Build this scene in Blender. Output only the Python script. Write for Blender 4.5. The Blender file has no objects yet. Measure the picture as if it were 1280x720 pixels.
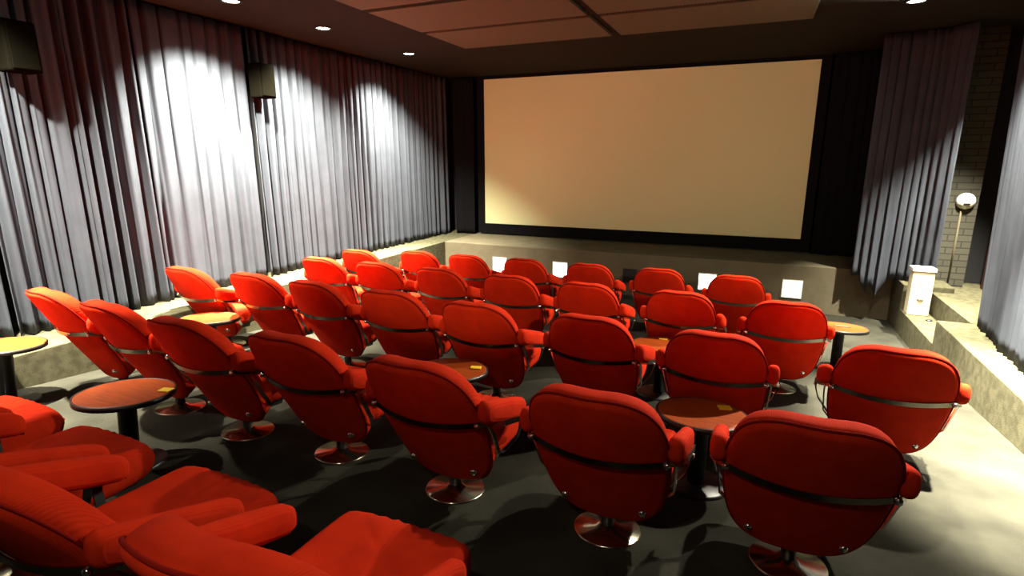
import bpy, bmesh, random
from math import sin, cos, pi, radians, atan, sqrt
from mathutils import Vector, Matrix
random.seed(7)
C = bpy.context.scene.collection
EYE = 2.27                       # camera height above the front floor (world z = 0 is the flat floor by the stage)

def zf(y):                       # raked floor height
    z = -1.862 - .079 * (y - 2.5) if y < 7.6 else -2.2649
    return z + EYE
Z = lambda z: z + EYE

# ------------------------------------------------------------------ materials
def mat(name, col, rough=.6, metal=0., bump=None, noise=None, emit=None, sheen=0., spec=None):
    m = bpy.data.materials.new(name); m.use_nodes = True
    nt = m.node_tree; b = nt.nodes['Principled BSDF']
    b.inputs['Base Color'].default_value = (*col, 1)
    b.inputs['Roughness'].default_value = rough
    b.inputs['Metallic'].default_value = metal
    if spec is not None: b.inputs['Specular IOR Level'].default_value = spec
    if sheen:
        b.inputs['Sheen Weight'].default_value = sheen
        b.inputs['Sheen Roughness'].default_value = .4
        b.inputs['Sheen Tint'].default_value = (1, .25, .12, 1)
    if emit:
        b.inputs['Emission Color'].default_value = (*emit[:3], 1); b.inputs['Emission Strength'].default_value = emit[3]
    tc = nt.nodes.new('ShaderNodeTexCoord')
    if noise:                    # (scale, amount, second colour)
        n = nt.nodes.new('ShaderNodeTexNoise'); n.inputs['Scale'].default_value = noise[0]; n.inputs['Detail'].default_value = 5
        nt.links.new(tc.outputs['Object'], n.inputs['Vector'])
        r = nt.nodes.new('ShaderNodeValToRGB')
        r.color_ramp.elements[0].position = .5 - noise[1]; r.color_ramp.elements[1].position = .5 + noise[1]
        r.color_ramp.elements[0].color = (*col, 1); r.color_ramp.elements[1].color = (*noise[2], 1)
        nt.links.new(n.outputs['Fac'], r.inputs['Fac']); nt.links.new(r.outputs['Color'], b.inputs['Base Color'])
    if bump:                     # (kind, scale, strength, distance)
        if bump[0] == 'wave':
            t = nt.nodes.new('ShaderNodeTexWave'); t.inputs['Scale'].default_value = bump[1]; t.inputs['Distortion'].default_value = .6
            t.bands_direction = 'X'
        else:
            t = nt.nodes.new('ShaderNodeTexNoise'); t.inputs['Scale'].default_value = bump[1]; t.inputs['Detail'].default_value = 4
        nt.links.new(tc.outputs['Object'], t.inputs['Vector'])
        bu = nt.nodes.new('ShaderNodeBump'); bu.inputs['Strength'].default_value = bump[2]; bu.inputs['Distance'].default_value = bump[3]
        nt.links.new(t.outputs['Fac'], bu.inputs['Height']); nt.links.new(bu.outputs['Normal'], b.inputs['Normal'])
    return m

M = {}
M['red'] = mat('red_velour', (.54, .026, .005), .85, noise=(9, .2, (.43, .018, .005)), bump=('wave', 55, .25, .004), spec=.04)
M['welt'] = mat('dark_red_piping', (.20, .008, .004), .85, spec=.03)
M['steel'] = mat('dark_polished_steel', (.26, .24, .20), .24, 1.)
M['chrome'] = mat('chrome', (.8, .78, .74), .18, 1.)
M['black'] = mat('black_metal', (.012, .012, .012), .4)
M['disc'] = mat('polished_metal', (.50, .46, .34), .2, 1.)
M['carpet'] = mat('dark_carpet', (.017, .0165, .0115), .95, noise=(2.6, .16, (.032, .031, .022)), bump=('noise', 180, .6, .01), spec=.1)
M['ledge'] = mat('olive_carpet', (.060, .056, .030), .95, noise=(14, .14, (.095, .09, .052)), bump=('noise', 150, .6, .01), spec=.1)
M['stage'] = mat('stage_carpet', (.12, .105, .065), .9, noise=(5, .2, (.15, .13, .085)), bump=('noise', 150, .5, .01), spec=.1)
M['cream'] = mat('cream_paint', (.70, .62, .42), .6, noise=(6, .2, (.66, .58, .38)))
M['white'] = mat('white_plastic', (.8, .78, .68), .4)
M['curtain'] = mat('grey_blue_curtain', (.047, .054, .067), .85, noise=(4, .2, (.038, .044, .055)), bump=('noise', 220, .3, .003), spec=.15)
M['blackcloth'] = mat('black_masking_cloth', (.006, .006, .007), .95, spec=.05)
M['ceil'] = mat('dark_ceiling_paint', (.014, .015, .011), .9, noise=(2, .25, (.018, .018, .014)), spec=.1)
M['wallblack'] = mat('black_wall_paint', (.010, .010, .011), .9)
M['screen'] = mat('matt_white_screen', (.68, .70, .40), .9, noise=(.5, .3, (.65, .67, .38)), spec=.1)
M['darkwood'] = mat('brown_door_wood', (.055, .018, .010), .5)
M['spk'] = mat('dark_brown_grille', (.0035, .0032, .002), .7, bump=('noise', 300, .5, .003), spec=0)
M['bulb'] = mat('lamp_glass', (1, .95, .8), .3, emit=(1., .93, .72, 30))
M['step'] = mat('lit_step_light', (1, 1, 1), .4, emit=(1., .98, .96, 5))
M['stepoff'] = mat('unlit_step_light', (.02, .02, .022), .3)
M['yellow'] = mat('yellow_card', (.75, .52, .02), .5)
M['redcard'] = mat('red_card', (.55, .05, .02), .5)

def wood():
    m = bpy.data.materials.new('orange_veneer'); m.use_nodes = True; nt = m.node_tree; b = nt.nodes['Principled BSDF']
    tc = nt.nodes.new('ShaderNodeTexCoord'); mp = nt.nodes.new('ShaderNodeMapping'); mp.inputs['Scale'].default_value = (3, 26, 3)
    n = nt.nodes.new('ShaderNodeTexNoise'); n.inputs['Scale'].default_value = 2.2; n.inputs['Detail'].default_value = 6; n.inputs['Distortion'].default_value = .6
    r = nt.nodes.new('ShaderNodeValToRGB'); r.color_ramp.elements[0].position = .3; r.color_ramp.elements[1].position = .72
    r.color_ramp.elements[0].color = (.22, .032, .003, 1); r.color_ramp.elements[1].color = (.36, .062, .006, 1)
    nt.links.new(tc.outputs['Object'], mp.inputs['Vector']); nt.links.new(mp.outputs['Vector'], n.inputs['Vector'])
    nt.links.new(n.outputs['Fac'], r.inputs['Fac']); nt.links.new(r.outputs['Color'], b.inputs['Base Color'])
    b.inputs['Roughness'].default_value = .5; b.inputs['Specular IOR Level'].default_value = .2
    return m
M['wood'] = wood()

def perforated():
    m = bpy.data.materials.new('perforated_brown_panel'); m.use_nodes = True; nt = m.node_tree; b = nt.nodes['Principled BSDF']
    tc = nt.nodes.new('ShaderNodeTexCoord'); v = nt.nodes.new('ShaderNodeTexVoronoi'); v.inputs['Scale'].default_value = 28; v.inputs['Randomness'].default_value = 0
    r = nt.nodes.new('ShaderNodeValToRGB'); r.color_ramp.elements[0].position = .20; r.color_ramp.elements[1].position = .30
    r.color_ramp.elements[0].color = (.03, .02, .010, 1); r.color_ramp.elements[1].color = (.078, .082, .044, 1)
    nt.links.new(tc.outputs['Object'], v.inputs['Vector']); nt.links.new(v.outputs['Distance'], r.inputs['Fac']); nt.links.new(r.outputs['Color'], b.inputs['Base Color'])
    b.inputs['Roughness'].default_value = .8
    return m
M['panel'] = perforated()

def brick():
    m = bpy.data.materials.new('pale_thin_brick'); m.use_nodes = True; nt = m.node_tree; b = nt.nodes['Principled BSDF']
    tc = nt.nodes.new('ShaderNodeTexCoord'); sp = nt.nodes.new('ShaderNodeSeparateXYZ'); cb = nt.nodes.new('ShaderNodeCombineXYZ')
    t = nt.nodes.new('ShaderNodeTexBrick'); t.inputs['Scale'].default_value = 1
    t.inputs['Brick Width'].default_value = .32; t.inputs['Row Height'].default_value = .085; t.inputs['Mortar Size'].default_value = .008
    t.inputs['Color1'].default_value = (.055, .052, .034, 1); t.inputs['Color2'].default_value = (.046, .043, .028, 1); t.inputs['Mortar'].default_value = (.018, .017, .012, 1)
    nt.links.new(tc.outputs['Object'], sp.inputs[0]); nt.links.new(sp.outputs['X'], cb.inputs['X']); nt.links.new(sp.outputs['Z'], cb.inputs['Y'])
    nt.links.new(cb.outputs[0], t.inputs['Vector']); nt.links.new(t.outputs['Color'], b.inputs['Base Color']); b.inputs['Roughness'].default_value = .85
    return m
M['brick'] = brick()

# ------------------------------------------------------------------ mesh helpers
def mesh(name, verts, faces, smooth=True, bevel=None):
    me = bpy.data.meshes.new(name); me.from_pydata([tuple(v) for v in verts], [], faces)
    bm = bmesh.new(); bm.from_mesh(me); bmesh.ops.recalc_face_normals(bm, faces=bm.faces)
    if bevel: bmesh.ops.bevel(bm, geom=list(bm.edges), offset=bevel, segments=2, affect='EDGES', profile=.5)
    for f in bm.faces: f.smooth = smooth
    bm.to_mesh(me); bm.free(); return me

def obj(name, me, m, parent=None, loc=None):
    o = bpy.data.objects.new(name, me); C.objects.link(o)
    if not me.materials: me.materials.append(M[m] if isinstance(m, str) else m)
    if parent: o.parent = parent
    if loc: o.location = loc
    return o

def tag(o, label, cat, group=None):
    o['label'] = label; o['category'] = cat
    if group: o['group'] = group
    return o

def thing(name, label, cat, loc, rz=0, group=None):
    o = bpy.data.objects.new(name, None); C.objects.link(o); o.location = loc; o.rotation_euler = (0, 0, rz); o.empty_display_size = .1
    return tag(o, label, cat, group)

def struct(name, me, m):
    o = obj(name, me, m); o['kind'] = 'structure'; return o

def join(*parts):                # several (verts, faces) into one
    V, F = [], []
    for v, f in parts:
        n = len(V); V += [tuple(q) for q in v]; F += [[i + n for i in q] for q in f]
    return V, F

def box(x0, x1, y0, y1, z0, z1):
    V = [(x, y, z) for x in (x0, x1) for y in (y0, y1) for z in (z0, z1)]
    return V, [[0, 1, 3, 2], [4, 6, 7, 5], [0, 4, 5, 1], [2, 3, 7, 6], [0, 2, 6, 4], [1, 5, 7, 3]]

def boxm(name, *a, bevel=None):
    return mesh(name, *box(*a), smooth=False, bevel=bevel)

def lathe(prof, n=32, axis='z'):
    V, F = [], []
    for k in range(n):
        a = 2 * pi * k / n
        for r, z in prof: V.append((r * cos(a), r * sin(a), z))
    p = len(prof)
    for k in range(n):
        for j in range(p - 1):
            a, b = k * p + j, ((k + 1) % n) * p + j
            F.append([a, b, b + 1, a + 1])
    for j, flip in ((0, 1), (p - 1, 0)):
        if prof[j][0] > 1e-6:
            c = [k * p + j for k in range(n)]; F.append(c[::-1] if flip else c)
    return V, F

def tube(path, r, n=8, closed=False):
    path = [Vector(p) for p in path]; V, F = [], []; m = len(path)
    for i, p in enumerate(path):
        a = path[i - 1] if (i > 0 or closed) else p; b = path[(i + 1) % m] if (i < m - 1 or closed) else p
        t = (b - a).normalized(); up = Vector((0, 0, 1)) if abs(t.z) < .9 else Vector((1, 0, 0))
        s = t.cross(up).normalized(); u = s.cross(t)
        for k in range(n):
            q = 2 * pi * k / n; V.append(p + (s * cos(q) + u * sin(q)) * r)
    for i in range(m if closed else m - 1):
        j = (i + 1) % m
        for k in range(n): F.append([i * n + k, i * n + (k + 1) % n, j * n + (k + 1) % n, j * n + k])
    if not closed: F += [list(range(n))[::-1], [(m - 1) * n + k for k in range(n)]]
    return V, F

def strip(path, up, w, t, out):  # flat bar along a path: width w along 'up', thickness t along out(i)
    V, F = [], []
    for i, p in enumerate(path):
        p = Vector(p); o = Vector(out[i]).normalized(); u = Vector(up[i] if isinstance(up, list) else up).normalized()
        for a, b in ((-1, -1), (1, -1), (1, 1), (-1, 1)): V.append(p + u * a * w / 2 + o * b * t / 2)
    for i in range(len(path) - 1):
        for k in range(4): F.append([i * 4 + k, i * 4 + (k + 1) % 4, i * 4 + 4 + (k + 1) % 4, i * 4 + 4 + k])
    n = len(path) - 1
    return V, F + [[0, 1, 2, 3], [n * 4 + 3, n * 4 + 2, n * 4 + 1, n * 4]]

def smooth_loop(pts, it=3):
    for _ in range(it):
        q = []
        for i, p in enumerate(pts):
            n = pts[(i + 1) % len(pts)]
            q += [(p[0] * .75 + n[0] * .25, p[1] * .75 + n[1] * .25), (p[0] * .25 + n[0] * .75, p[1] * .25 + n[1] * .75)]
        pts = q
    return pts

def pad(outline, top, bot, fmap, crown=0., edge=.05, rib=None):
    """closed cushion: outline (u,v), rises to 'top' and falls to 'bot', fmap turns (u,v,w) into a point"""
    cx = sum(p[0] for p in outline) / len(outline); cy = sum(p[1] for p in outline) / len(outline); N = len(outline)
    def ring(s, inset, w):
        R = []
        for u, v in outline:
            du, dv = u - cx, v - cy; L = sqrt(du * du + dv * dv)
            k = max(0, (L - inset) / L) * s; R.append((cx + du * k, cy + dv * k, w))
        return R
    rings = []
    def half(h):
        out = []
        for s in (.25, .5, .75): out.append(ring(s, edge, h * (1 + crown * (1 - s * s))))
        for k in range(0, 5):
            a = pi / 2 * k / 5; out.append(ring(1, edge * (1 - sin(a)), h * cos(a)))
        return out
    tp = half(top); bt = half(bot); rings = tp + [ring(1, 0, 0)] + bt[::-1]
    V = [fmap(cx, cy, top * (1 + crown))]
    for R in rings: V += [fmap(*p) for p in R]
    V.append(fmap(cx, cy, bot * (1 + crown))); F = []; last = len(V) - 1; K = len(rings)
    for i in range(N): F.append([0, 1 + i, 1 + (i + 1) % N]); F.append([last, 1 + (K - 1) * N + (i + 1) % N, 1 + (K - 1) * N + i])
    for k in range(K - 1):
        for i in range(N):
            a = 1 + k * N; F.append([a + i, a + N + i, a + N + (i + 1) % N, a + (i + 1) % N])
    return V, F

def loft(sec, n=20, e=2.6):      # sec: (centre, half x, half z) along y
    V, F = [], []
    for c, hx, hz in sec:
        for k in range(n):
            a = 2 * pi * k / n; ca, sa = cos(a), sin(a)
            V.append((c[0] + hx * (abs(ca) ** (2 / e)) * (1 if ca > 0 else -1), c[1], c[2] + hz * (abs(sa) ** (2 / e)) * (1 if sa > 0 else -1)))
    for i in range(len(sec) - 1):
        for k in range(n): F.append([i * n + k, i * n + (k + 1) % n, (i + 1) * n + (k + 1) % n, (i + 1) * n + k])
    m = (len(sec) - 1) * n
    return V, F + [list(range(n)), [m + k for k in range(n)][::-1]]

def xf(vf, fn):                  # the same faces with every point moved by fn
    return [fn(*p) for p in vf[0]], vf[1]

def dup(root, loc, rot, label, group):
    r = root.copy(); C.objects.link(r); r.location = loc; r.rotation_euler = rot; r['label'] = label; r['group'] = group
    for ch in list(root.children):
        c = ch.copy(); C.objects.link(c); c.parent = r
        for g in ch.children:
            d = g.copy(); C.objects.link(d); d.parent = c
    return r

# ------------------------------------------------------------------ room shell
X_L, X_R, Y_B, Y_F, Z_C = -6.15, 2.45, -3.2, 10.75, Z(1.56)
fl = []; ys = [Y_B, 0, 2.5, 5, 7.6, 8, 9.3]
V = []; F = []
for y in ys: V += [(-5.45, y, zf(y)), (2.05, y, zf(y))]
n = len(V)
V += [(x, y, z - .15) for x, y, z in V]
for i in range(len(ys) - 1):
    a = 2 * i; F += [[a, a + 1, a + 3, a + 2], [n + a, n + a + 2, n + a + 3, n + a + 1], [a, a + 2, n + a + 2, n + a], [a + 1, n + a + 1, n + a + 3, a + 3]]
F += [[0, n, n + 1, 1], [n - 2, n - 1, 2 * n - 1, 2 * n - 2]]
struct('floor', mesh('floor', V, F, smooth=False), 'carpet')
struct('ceiling', boxm('ceiling', X_L - .1, 3.6, Y_B - .1, Y_F + .1, Z_C, Z_C + .15), 'ceil')
struct('wall_left', boxm('wall_left', X_L - .15, X_L, Y_B - .1, Y_F + .1, -.2, Z_C), 'wallblack')
struct('wall_front', boxm('wall_front', X_L, 3.6, Y_F, Y_F + .15, -.2, Z_C), 'wallblack')
struct('wall_rear', boxm('wall_rear', X_L, 3.6, Y_B - .15, Y_B, -.2, Z_C), 'wallblack')
struct('wall_right', mesh('wall_right', *join(box(X_R, X_R + .12, Y_B, 6.95, -.2, Z_C), box(3.3, 3.45, 6.95, Y_F, -.2, Z_C), box(X_R + .12, 3.3, 6.83, 6.95, -.2, Z_C)), smooth=False), 'wallblack')
struct('wall_brick', boxm('wall_brick', 2.0, 2.66, 9.0, 9.14, Z(-1.68), Z_C), 'brick')
struct('wall_recess', boxm('wall_recess', 2.66, 3.3, 9.35, 9.45, Z(-1.68), Z_C), 'wallblack')
ST = Z(-1.56)
struct('floor_stage', mesh('floor_stage', *box(-5.36, 1.9, 9.1, Y_F, -.1, ST), smooth=False, bevel=.012), 'stage')
struct('trim_left_ledge', mesh('trim_left_ledge', *box(X_L, -5.36, Y_B, Y_F, -.1, ST), smooth=False, bevel=.012), 'ledge')
struct('trim_right_ledge', mesh('trim_right_ledge', *box(1.9, X_R, Y_B, 7.0, -.1, Z(-1.69)), smooth=False, bevel=.012), 'ledge')
struct('floor_step', mesh('floor_step', *box(1.9, 2.2, 7.0, 8.52, -.1, Z(-1.95)), smooth=False, bevel=.01), 'ledge')
struct('floor_landing', mesh('floor_landing', *join(box(2.2, X_R, 7.0, 8.52, -.1, Z(-1.69)), box(X_R, 3.3, 6.95, 9.4, -.1, Z(-1.69))), smooth=False), 'ledge')
struct('trim_corner_ledge', mesh('trim_corner_ledge', *box(1.9, X_R, 8.52, Y_F, -.1, Z(-1.62)), smooth=False, bevel=.012), 'ledge')

t = thing('doorway', 'dark doorway with a brown wooden frame beside the brick pier', 'door', (2.9, 8.95, Z(-1.69)))
obj('door_frame', boxm('door_frame', -.05, .05, -.06, .06, 0, 2.9, bevel=.008), 'darkwood', t)
obj('door_leaf', boxm('door_leaf', .05, .38, .0, .045, .01, 2.9, bevel=.006), 'darkwood', t)

# ceiling panels: perforated boards in a dark grid
gw = [(-4.02, -1.88), (-1.76, .42)]
dep = [(6.50, 7.55), (5.34, 6.39), (4.18, 5.23)]
side = ['above the left seats', 'above the right seats']
rown = ['closest to the screen', 'second from the screen', 'third from the screen', 'fourth from the screen', 'fifth from the screen']
for j, (y0, y1) in enumerate(dep):
    for i, (x0, x1) in enumerate(gw):
        o = obj('ceiling_panel', boxm('ceiling_panel', x0, x1, y0, y1, Z_C - .035, Z_C, bevel=.004), 'panel')
        tag(o, 'brown perforated ceiling panel %s, %s' % (side[i], rown[j]), 'ceiling panel', 'perforated ceiling panels')

# ------------------------------------------------------------------ screen
sx0, sx1, sz0, sz1, SY = -5.13, .77, Z(-1.335), Z(1.50), 10.40
t = thing('cinema_screen', 'large blank cream cinema screen in a black frame above the stage', 'screen', ((sx0 + sx1) / 2, SY, sz0))
w = (sx1 - sx0) / 2; h = sz1 - sz0
obj('canvas', boxm('canvas', -w, w, 0, .02, 0, h), 'screen', t)
f = .055; hh = Z_C - sz0
obj('frame', mesh('frame', *join(box(-w - .14, -w, -.04, .03, -.2, hh), box(w, w + .14, -.04, .03, -.2, hh), box(-w, w, -.04, .03, -.2, 0), box(-w, w, -.04, .03, h, hh)), smooth=False), 'blackcloth', t)

# ------------------------------------------------------------------ curtains
def curtain(name, path, zb, zt, label, m='curtain', depth=.08, wl=.17, seed=1, group=None, tails=None, hem=.01, lean=0.):
    rnd = random.Random(seed); P = [Vector((x, y, 0)) for x, y in path]
    seg = [(P[i + 1] - P[i]).length for i in range(len(P) - 1)]; L = sum(seg); n = int(L / .0125); rows = 26
    # irregular pleat phase
    ph = []; a = rnd.random() * 6
    k = 1.
    for i in range(n + 1):
        if i % 9 == 0: k = rnd.uniform(.6, 1.55)
        a += 2 * pi * (L / n) / wl * k; ph.append(a)
    amp = []; v = 1
    for i in range(n + 1):
        if i % 13 == 0: tgt = rnd.uniform(.45, 1.35)
        v += (tgt - v) * .18; amp.append(v)
    V, F = [], []
    for r in range(rows + 1):
        f = r / rows
        for i in range(n + 1):
            s = L * i / n; q = s; j = 0
            while j < len(seg) - 1 and q > seg[j]: q -= seg[j]; j += 1
            d = (P[j + 1] - P[j]).normalized(); b = P[j] + d * q; nn = Vector((d.y, -d.x, 0))
            sway = .45 * sin(f * 2.3 + s * 1.7 + seed) + .25 * sin(f * 5 + s * 3.1)
            w_ = 2.3 * abs(sin(ph[i] * .5 + sway * .4)) ** .7 - 1.4; w2 = sin(ph[i] * 2.13 + f * 1.5)
            off = depth * amp[i] * (w_ * .8 + .25 * w2) * (.75 + .35 * (1 - f))
            b = b + nn * off + d * (.018 * cos(ph[i] * 1.0) - lean * f * max(0, 1 - s / 1.6))
            z = zb + (zt - zb) * f
            if r < 6:
                drop = hem * (1 + sin(ph[i] * .5 + 1)) * 0.5
                if tails:
                    for c, wd, hg in tails: drop += hg * max(0, 1 - abs(s - c) / wd)
                z -= drop * (1 - r / 6)
            V.append((b.x, b.y, z))
    for r in range(rows):
        for i in range(n):
            a = r * (n + 1) + i; F.append([a, a + 1, a + n + 2, a + n + 1])
    me = mesh(name, V, F)
    o = obj(name, me, m)
    md = o.modifiers.new('thick', 'SOLIDIFY'); md.thickness = .006
    return tag(o, label, 'curtain', group)

ZT = Z_C - .02
G1 = 'grey curtains along the side walls'
XC = -5.93
curtain('curtain', [(XC, -2.6), (XC, 2.52)], ST + .015, ZT, 'grey pleated curtain on the left wall nearest the camera, beyond the lamp-lit ledge table', seed=3, group=G1)
curtain('curtain', [(XC + .02, 2.55), (XC, 3.95)], ST + .015, ZT, 'dark grey pleated curtain shadowed by the speaker at its upper corner', seed=5, group=G1, depth=.075)
curtain('curtain', [(XC, 3.98), (XC + .02, 5.32)], ST + .015, ZT, 'brightly lit grey curtain on the left wall before the second speaker', seed=8, group=G1, depth=.05, wl=.19)
curtain('curtain', [(XC + .02, 5.36), (XC, 7.2)], ST + .015, ZT, 'grey curtain on the left wall just past the small speaker', seed=11, group=G1)
curtain('curtain', [(XC, 7.24), (XC, 10.3)], ST + .015, ZT, 'grey curtain on the left wall running into the dark by the screen', seed=14, group=G1)
curtain('curtain', [(1.36, 8.93), (1.72, 8.88), (2.02, 8.78), (2.22, 8.50)], Z(-1.60), ZT, 'dark grey curtain hanging over the stage corner beside the cream post', seed=21, group=G1,
        depth=.035, wl=.12, tails=[(.17, .07, .24), (.30, .10, .34)], hem=.03)
curtain('curtain', [(2.27, 6.93), (2.2, 6.3), (2.14, 5.4), (2.14, 2.0)], Z(-1.685), ZT, 'pale grey pleated curtain on the right ledge beside the brick doorway', seed=27, group=G1, depth=.055, wl=.13, lean=.6)
curtain('masking_curtain', [(-5.75, 10.25), (-5.3, 10.3)], ST + .01, ZT, 'black masking curtain at the left edge of the screen', m='blackcloth', seed=31, group='black masking curtains', depth=.025)
curtain('masking_curtain', [(.95, 10.3), (1.85, 10.2)], ST + .01, ZT, 'black masking curtain at the right edge of the screen', m='blackcloth', seed=33, group='black masking curtains', depth=.025)

# ------------------------------------------------------------------ chair
BY, BZ, BS = -.07, .120, .66      # foot of the back and how far it reclines
def back_map(u, v, w):           # v up along the reclined back, w to the rear
    a = atan(BS); vy, vz = -sin(a), cos(a); ny, nz = -cos(a), -sin(a)
    bend = .085 * (u / .316) ** 2 + .03 * max(0, v - .45) ** 2 * 4
    return (u, BY + vy * v + ny * (w - bend), BZ + vz * v + nz * (w - bend) * .6)
half = [(0, 0.0), (0.15, 0.0), (0.225, 0.031), (0.278, 0.125), (0.308, 0.312), (0.317, 0.52), (0.306, 0.655), (0.274, 0.77), (0.215, 0.853), (0.13, 0.894), (0.06, 0.896), (0, 0.896)]
OUT = smooth_loop([(x, y) for x, y in half] + [(-x, y) for x, y in half[-2:0:-1]], 2)
OUTC = [(x * 1.0, y) for x, y in OUT]
def make_chair():
    t = thing('swivel_armchair', '', 'chair', (0, 0, 0))
    obj('base_plate', mesh('base_plate', *lathe([(0, -.02), (.172, -.02), (.172, .006), (.166, .011), (.06, .02), (.045, .035), (0, .035)], 36)), 'disc', t)
    obj('column', mesh('column', *lathe([(.034, .03), (.034, .16), (.026, .165), (.026, .25)], 20)), 'black', t)
    hs = obj('swivel_housing', boxm('swivel_housing', -.21, .21, -.09, .13, .205, .265, bevel=.014), 'black', t)
    # seat cushion
    so = smooth_loop([(-.27, -.18), (0, -.20), (.27, -.18), (.288, 0), (.285, .26), (.262, .41), (.12, .437), (0, .44), (-.12, .437), (-.262, .41), (-.285, .26), (-.288, 0)], 2)
    def smap(u, v, w):
        lift = .045 * max(0, (v + .05)) ** 2 / .24 - .02 * max(0, -v) / .2
        side = .05 * max(0, abs(u) / .29 - .62) ** 2 / .144 if w > 0 else 0
        rib = .006 * cos(u * 2 * pi / .062) * (1 - abs(u) / .3) * (1 if w > .03 else 0)
        return (u, v, .340 + w + lift + side + rib - (.05 * max(0, v - .30) ** 2 / .0196 if w > 0 else 0))
    obj('seat', mesh('seat', *pad(so, .085, -.085, smap, edge=.06)), 'red', t)
    bk = obj('backrest', mesh('backrest', *pad(OUT, .030, -.004, back_map, edge=.03)), 'red', t)
    obj('back_cushion', mesh('back_cushion', *pad(OUTC, -.125, .004, back_map, edge=.055)), 'red', t)
    obj('piping', mesh('piping', *tube([back_map(u * 1.006, .45 + (v - .45) * 1.006, .004) for u, v in OUT], .0065, 8, True)), 'welt', bk)
    # steel hoop: round the back and forward under both arm pads
    path, out, up = [], [], []
    bv = .525
    for k in range(-14, 15):
        u = k / 14 * .322; p = Vector(back_map(u, bv, .042)); path.append(p); out.append((u * .55, -1, 0)); up.append((0, -.25, 1))
    end = path[-1].copy(); ext = []
    for k in range(1, 10):
        f = k / 9; ext.append(Vector((.322 + .055 * min(1, f * 3.2) ** .7, end.y + f * .48, end.z - .11 * f)))
    path = [Vector((-p.x, p.y, p.z)) for p in ext[::-1]] + path + ext
    out = [(-1, -.1, 0)] * 9 + out + [(1, -.1, 0)] * 9; up = [(0, 0, 1)] * 9 + up + [(0, 0, 1)] * 9
    obj('steel_band', mesh('steel_band', *strip(path, up, .030, .007, out), smooth=False), 'steel', t)
    for s in (-1, 1):
        ez = .645; sec = []
        for f, k in ((-.005, .30), (.0, .55), (.02, .8), (.06, .97), (.15, 1), (.5, 1), (.8, .98), (.92, .9), (.98, .66), (1., .4)):
            sec.append(((s * (.340 + .006 * sin(pi * min(1, max(0, f)))), -.34 + f * .49, ez - .13 * f), .038 * k, .064 * k))
        obj('arm_pad', mesh('arm_pad', *loft(sec)), 'red', t)
        br = obj('arm_bracket', mesh('arm_bracket', *strip([(s * .375, .05, .49), (s * .375, .05, .44), (s * .355, .05, .37), (s * .28, .06, .265), (s * .10, .04, .245)], (0, 1, 0), .035, .008, [(1, 0, 0), (1, 0, .1), (1, 0, .4), (1, 0, .7), (.2, 0, 1)]), smooth=False), 'black', t)
        obj('bolt', mesh('bolt', *xf(lathe([(.014, 0), (.013, .006), (.006, .010), (0, .011)], 12), lambda x, y, z: (s * .380 + z * s, .05 + x, .465 + y))), 'chrome', br)
        rb = obj('rear_bracket', mesh('rear_bracket', *strip([(s * .342, -.28, .575), (s * .338, -.20, .48), (s * .325, -.11, .34), (s * .27, -.03, .255), (s * .09, 0, .25)], (0, 1, 0), .03, .008, [(1, 0, 0), (1, 0, .1), (1, 0, .3), (1, 0, .6), (.2, 0, 1)]), smooth=False), 'chrome', t)
        p = Vector(back_map(s * .306, bv, .05))
        obj('bolt', mesh('bolt', *xf(lathe([(.016, -.004), (.016, .004), (.008, .010), (0, .011)], 12), lambda x, y, z: (p.x + x + s * .004, p.y - z, p.z + y))), 'chrome', rb)
        obj('foot_bolt', mesh('foot_bolt', *xf(lathe([(.018, -.05), (.018, .006), (.012, .014), (0, .016)], 12), lambda x, y, z: (s * .19 + x, -.135 - z, .215 + y))), 'chrome', hs)
    return t
proto = make_chair()
slope = atan(-.079)
rows = {
 'rear': ([(-4.52, 1.17, -4), (-3.62, 1.15, -3), (-2.80, 1.10, -2), (-1.95, 1.05, -2), (-1.07, 1.09, 0)], 'rear row'),
 'second': ([(-4.70, 2.66, -9), (-3.90, 2.58, -8), (-3.10, 2.50, -3), (-2.31, 2.54, -1), (-1.43, 2.47, -2), (-0.54, 2.47, -1), (0.30, 2.58, 0)], 'second row from the back'),
 'middle': ([(-5.12, 4.02, -5), (-4.31, 4.09, -2), (-3.51, 4.04, -4), (-2.70, 4.01, 1), (-1.85, 3.93, -1), (-0.96, 3.93, -2), (-0.12, 3.86, -3), (0.88, 4.01, -4)], 'middle row'),
 'fourth': ([(-4.78, 5.51, -1), (-3.97, 5.51, 0), (-3.13, 5.51, 0), (-2.27, 5.46, 2), (-1.40, 5.41, -2), (-0.52, 5.41, -2), (0.34, 5.38, 1)], 'fourth row'),
 'front': ([(-5.06, 6.55, 0), (-4.36, 6.98, 0), (-3.53, 6.96, -4), (-2.73, 7.03, 0), (-1.84, 7.03, 0), (-0.98, 7.09, 0), (-0.10, 6.98, 0)], 'front row by the stage'),
}
ordn = ['first', 'second', 'third', 'fourth', 'fifth', 'sixth', 'seventh', 'eighth']
own = {
 ('rear', 0): 'red armchair half out of frame in the rear row, nearest the left ledge',
 ('rear', 1): 'red armchair in the rear row just behind the round table',
 ('rear', 4): 'red armchair in the rear row whose rounded back top fills the bottom corner',
 ('second', 0): 'red armchair with bright orange top in the second row, nearest the left ledge',
 ('second', 6): 'large red armchair with a long steel band, nearest the camera by the right aisle',
 ('second', 5): 'red armchair in the second row, immediately left of a round table',
 ('middle', 0): 'orange-topped red armchair in the middle row against the left ledge',
 ('middle', 7): 'red armchair in the middle row standing by the bright right aisle and ledge',
 ('fourth', 6): 'red armchair at the right aisle end of the fourth row',
 ('front', 0): 'yellow-lit orange armchair at the left ledge end of the front row',
 ('front', 6): 'red armchair at the right end of the front row, between two lit step lights',
}
first = True
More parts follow.
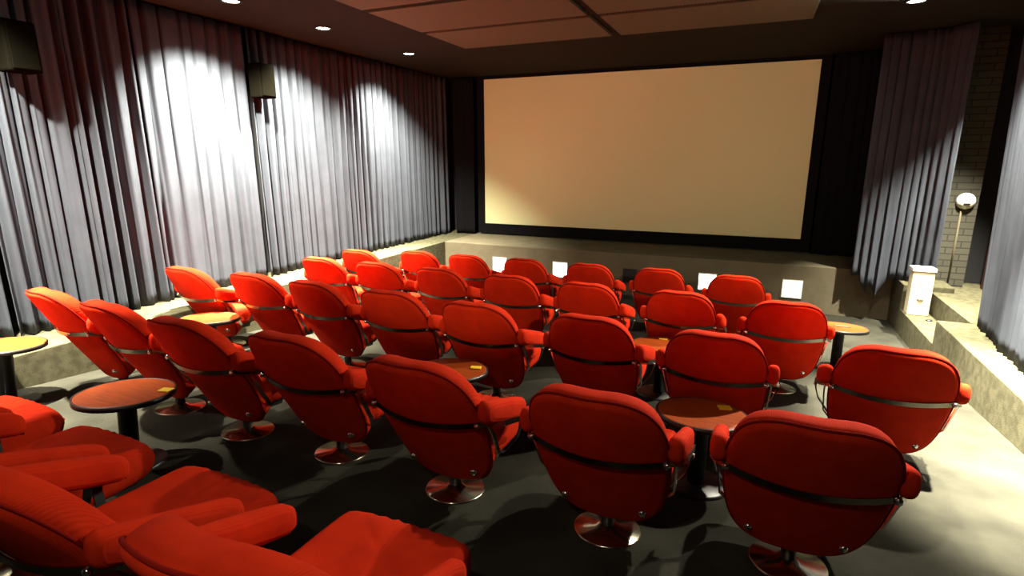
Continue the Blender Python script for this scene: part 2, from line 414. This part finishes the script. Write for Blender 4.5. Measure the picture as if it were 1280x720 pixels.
for key, (lst, phrase) in rows.items():
    for i, (x, y, a) in enumerate(lst):
        lab = own.get((key, i), 'red armchair in the %s, %s from the left ledge' % (phrase, ordn[i]))
        rot = (Matrix.Rotation(slope if y < 7.1 else 0, 4, 'X') @ Matrix.Rotation(radians(a), 4, 'Z')).to_euler()
        loc = (x, y, zf(y)); grp = 'red armchairs in the ' + phrase
        if first:
            proto.location = loc; proto.rotation_euler = rot; proto['label'] = lab; proto['group'] = grp; first = False
        else: dup(proto, loc, rot, lab, grp)

# ------------------------------------------------------------------ round tables
R = .258
def make_table():
    t = thing('round_table', '', 'table', (0, 0, 0))
    obj('table_top', mesh('table_top', *lathe([(0, .432), (R - .006, .432), (R - .006, .452), (R - .012, .455), (0, .455)], 48), smooth=False), 'wood', t)
    obj('edge_band', mesh('edge_band', *lathe([(R - .006, .424), (R + .004, .424), (R + .004, .453), (R - .006, .453), (R - .006, .424)], 48)), 'black', t)
    obj('pedestal', mesh('pedestal', *lathe([(.05, .02), (.05, .40), (.11, .41), (.11, .431)], 24)), 'black', t)
    obj('base_plate', mesh('base_plate', *lathe([(0, -.02), (.19, -.02), (.19, .012), (.18, .02), (0, .022)], 36)), 'black', t)
    return t
tabs = [((-.17, 3.16), 'round orange wood table beside the nearest aisle armchair, yellow mat on it'),
        ((-1.87, 3.18), 'round orange wood table between second row and middle row, at the middle of the seats'),
        ((-3.33, 1.85), 'round orange wood table between the rear row and second row, in the lower left'),
        ((-4.66, 3.46), 'round orange wood table by the left ledge, in front of the middle-row armchairs'),
        ((-5.10, 2.06), 'round orange wood table cut off by the left edge of the photo'),
        ((-.62, 4.68), 'small visible slice of round wood table between middle row and fourth row'),
        ((.94, 6.38), 'brightly lit orange round table by the right aisle near the stage, red card on it')]
pt = make_table(); tobj = []
for i, ((x, y), lab) in enumerate(tabs):
    loc = (x, y, zf(y)); rot = Matrix.Rotation(slope, 4, 'X').to_euler()
    if i == 0: pt.location = loc; pt.rotation_euler = rot; pt['label'] = lab; pt['group'] = 'round tables between the armchairs'; tobj.append(pt)
    else: tobj.append(dup(pt, loc, rot, lab, 'round tables between the armchairs'))
# small cards on the tables
def card(name, ti, dx, dy, m, label, size=(.075, .06, .01), rz=.3):
    x, y = tabs[ti][0]
    o = obj(name, boxm(name, -size[0] / 2, size[0] / 2, -size[1] / 2, size[1] / 2, 0, size[2], bevel=.002), m)
    o.location = Vector((x, y, zf(y))) + Matrix.Rotation(slope, 3, 'X') @ Vector((dx, dy, .4552))
    o.rotation_euler = (Matrix.Rotation(slope, 4, 'X') @ Matrix.Rotation(rz, 4, 'Z')).to_euler()
    return tag(o, label, 'drink mat', 'small mats on the tables')
card('drink_mat', 0, .12, .13, 'yellow', 'small yellow mat on the table beside the nearest aisle armchair')
card('drink_mat', 1, .15, .09, 'yellow', 'small yellow mat on the round table at the middle of the second row')
card('drink_mat', 2, .19, .12, 'yellow', 'small yellow mat at the far rim of the lower left table')
card('drink_mat', 5, -.02, .17, 'yellow', 'small yellow mat on the half hidden table in the middle of the seats')
card('drink_mat', 6, .02, .03, 'redcard', 'small red card on the table near the stage', size=(.14, .09, .006), rz=.1)

# ------------------------------------------------------------------ stage step lights
for i, x in enumerate((-4.2, -3.03, -1.8, -.57, .64)):
    lit = i != 2
    lab = ['glowing white square step light in the stage front nearest the left ledge', 'glowing white square step light in the stage front, second from the left ledge',
           'dark unlit square step light in the middle of the stage front', 'glowing white square step light in the stage front left of the last front-row armchair',
           'glowing white square step light in the stage front nearest the right aisle'][i]
    t = thing('step_light', lab, 'step light', (x, 9.1, Z(-1.925)), 0, 'step lights in the stage front')
    s = .125 if lit else .10
    obj('bezel', mesh('bezel', *join(box(-s - .015, -s, -.014, 0, -s - .015, s + .015), box(s, s + .015, -.014, 0, -s - .015, s + .015), box(-s, s, -.014, 0, -s - .015, -s), box(-s, s, -.014, 0, s, s + .015)), smooth=False), 'white' if lit else 'black', t)
    obj('lens', boxm('lens', -s, s, -.010, 0, -s, s, bevel=.003), 'step' if lit else 'stepoff', t)

# ------------------------------------------------------------------ speakers
for (y, z, lab) in ((2.86, .89, 'dark wall speaker high on the left curtain at the edge of the photo'), (5.40, .92, 'small dark speaker on the left curtain between two lit pools')):
    t = thing('wall_speaker', lab, 'speaker', (XC + .11, y, Z(z)), 0, 'wall speakers over the left curtains')
    obj('cabinet', boxm('cabinet', 0, .20, -.12, .12, -.20, .20, bevel=.018), 'spk', t)
    obj('grille', boxm('grille', .20, .212, -.10, .10, -.18, .18, bevel=.006), 'spk', t)
    obj('bracket', mesh('bracket', *join(box(-.255, 0, -.02, .02, .10, .14)), smooth=False), 'black', t)

# ------------------------------------------------------------------ right-hand details
t = thing('post', 'short cream post with a flat white cap standing on the lit step', 'post', (2.03, 8.32, Z(-1.95)))
obj('shaft', boxm('shaft', -.115, .115, -.09, .09, 0, .56, bevel=.008), 'cream', t)
obj('cap', boxm('cap', -.125, .125, -.10, .10, .56, .61, bevel=.008), 'white', t)
lt = obj('lamp_disc', mesh('lamp_disc', *xf(lathe([(.03, -.004), (.03, .006), (.02, .012), (0, .014)], 20), lambda x, y, z: (x * 1.2, -.09 - z, .22 + y))), 'white', t)
t = tag(obj('floor_stud', mesh('floor_stud', *lathe([(.035, -.004), (.035, .008), (.02, .016), (0, .017)], 20)), 'black', loc=(2.1, 8.0, Z(-1.95))), 'small dark round stud on the lit step beside the cream post', 'stud')
t = thing('wall_fixture', 'round white wall fixture with a dark slot on the brick pier', 'wall fixture', (2.52, 9.0, Z(-.55)))
obj('dome', mesh('dome', *xf(lathe([(.105, 0), (.105, .02), (.095, .05), (.06, .075), (0, .085)], 32), lambda x, y, z: (x, -z, y))), 'white', t)
obj('slot', boxm('slot', -.035, .035, -.088, -.06, -.045, -.025, bevel=.004), 'black', t)
obj('conduit', mesh('conduit', *tube([(-.03, -.014, -.09), (-.03, -.014, -1.05)], .011, 10)), 'stage', t)

# ------------------------------------------------------------------ downlights and light
def aim(o, tgt):
    d = Vector(tgt) - o.location; o.rotation_euler = d.to_track_quat('-Z', 'Y').to_euler()
def spot(loc, tgt, power, angle, blend, col=(1., .93, .76), radius=.04, parent=None, name='spot_lamp'):
    l = bpy.data.lights.new(name, 'SPOT'); l.energy = power; l.color = col; l.spot_size = radians(angle); l.spot_blend = blend; l.shadow_soft_size = radius
    o = bpy.data.objects.new(name, l); C.objects.link(o); o.location = loc; aim(o, tgt)
    if parent:
        mw = Matrix.Translation(parent.location); o.parent = parent; o.location = Vector(loc) - parent.location
    return o
def downlight(x, y, label, power, angle=125, tgt=(0, 0), blend=1., col=(1., .93, .76), radius=.05, spill=0, beam=0, bt=(0, 0)):
    t = thing('downlight', label, 'ceiling light', (x, y, Z_C), 0, 'round ceiling downlights')
    obj('trim_ring', mesh('trim_ring', *lathe([(.078, 0), (.105, 0), (.105, -.008), (.084, -.014), (.078, -.006), (.078, 0)], 28)), 'black', t)
    obj('bulb', mesh('bulb', *lathe([(0, -.012), (.05, -.011), (.078, -.004), (.078, 0)], 28)), 'bulb', t)
    spot((x, y, Z_C - .03), (x + tgt[0], y + tgt[1], Z_C - 1.03), power, angle, blend, col, radius, t)
    if beam: spot((x, y, Z_C - .03), (x + bt[0], y + bt[1], Z_C - 1.03), beam, 46, 1, col, radius, t, name='beam_lamp')
    if spill: spot((x, y, Z_C - .03), (x, y, Z_C - 1.03), spill, 165, 1, col, radius, t, name='spill_lamp')
L = 'round ceiling downlight over the left ledge, '
for y, p, n in ((7.70, 4200, 'nearest the screen'), (5.83, 4200, 'second from the screen'), (4.5, 6000, 'third from the screen'),
                (1.95, 4000, 'fourth from the screen'), (.28, 1500, 'fifth from the screen')):
    downlight(-5.08, y, L + n, p, angle=108, tgt=(-.25, .08), spill=24, beam=p * 1.3, bt=(.02, .0))
Rr = 'round ceiling downlight over the right aisle, '
downlight(1.33, 7.29, Rr + 'nearest the screen', 1500, angle=136, tgt=(-.40, -.75), spill=6, beam=5500, bt=(.04, 0))
downlight(1.42, 5.44, Rr + 'second from the screen', 1500, angle=124, tgt=(-.12, -.24), spill=6, beam=15000, bt=(.08, -.08))
downlight(1.64, 3.70, Rr + 'third from the screen', 700, angle=66, tgt=(.14, .05), beam=16000, bt=(.08, .05))
downlight(1.52, 6.30, 'added unseen ceiling downlight brightening the pale right curtain', 1700, angle=92, tgt=(.36, .0))  # extra lamp out of view, added to brighten the near right curtain
downlight(2.46, 7.60, 'round ceiling downlight over the entrance step and cream post', 4200, angle=56, tgt=(-.10, .24))
downlight(-.7, -.7, 'round ceiling downlight behind the rear seats', 160, angle=124, tgt=(.1, .32), radius=.06)
# added fill spot high at the rear brightens the screen; no projector modelled
spot((-2.2, Y_B + .3, Z(1.25)), (-2.2, SY, Z(.0)), 1000, 36, .25, (1., .90, .60), .05, name='screen_fill_lamp')

w_ = bpy.data.worlds.new('world'); bpy.context.scene.world = w_; w_.use_nodes = True
w_.node_tree.nodes['Background'].inputs[0].default_value = (.5, .45, .4, 1); w_.node_tree.nodes['Background'].inputs[1].default_value = .01

# ------------------------------------------------------------------ camera
cam = bpy.data.cameras.new('camera'); co = bpy.data.objects.new('camera', cam); C.objects.link(co)
cam.sensor_width = 36; cam.lens = 690 / 1280 * 36; cam.clip_start = .05
co.location = (0, 0, EYE); co.rotation_euler = (pi / 2 - atan(163 / 690), 0, radians(23.5))
S = bpy.context.scene; S.camera = co
S.view_settings.view_transform = 'Standard'; S.view_settings.look = 'None'; S.view_settings.exposure = 0; S.view_settings.gamma = 1
S.view_settings.use_curve_mapping = False
S.cycles.max_bounces = 6; S.cycles.diffuse_bounces = 2
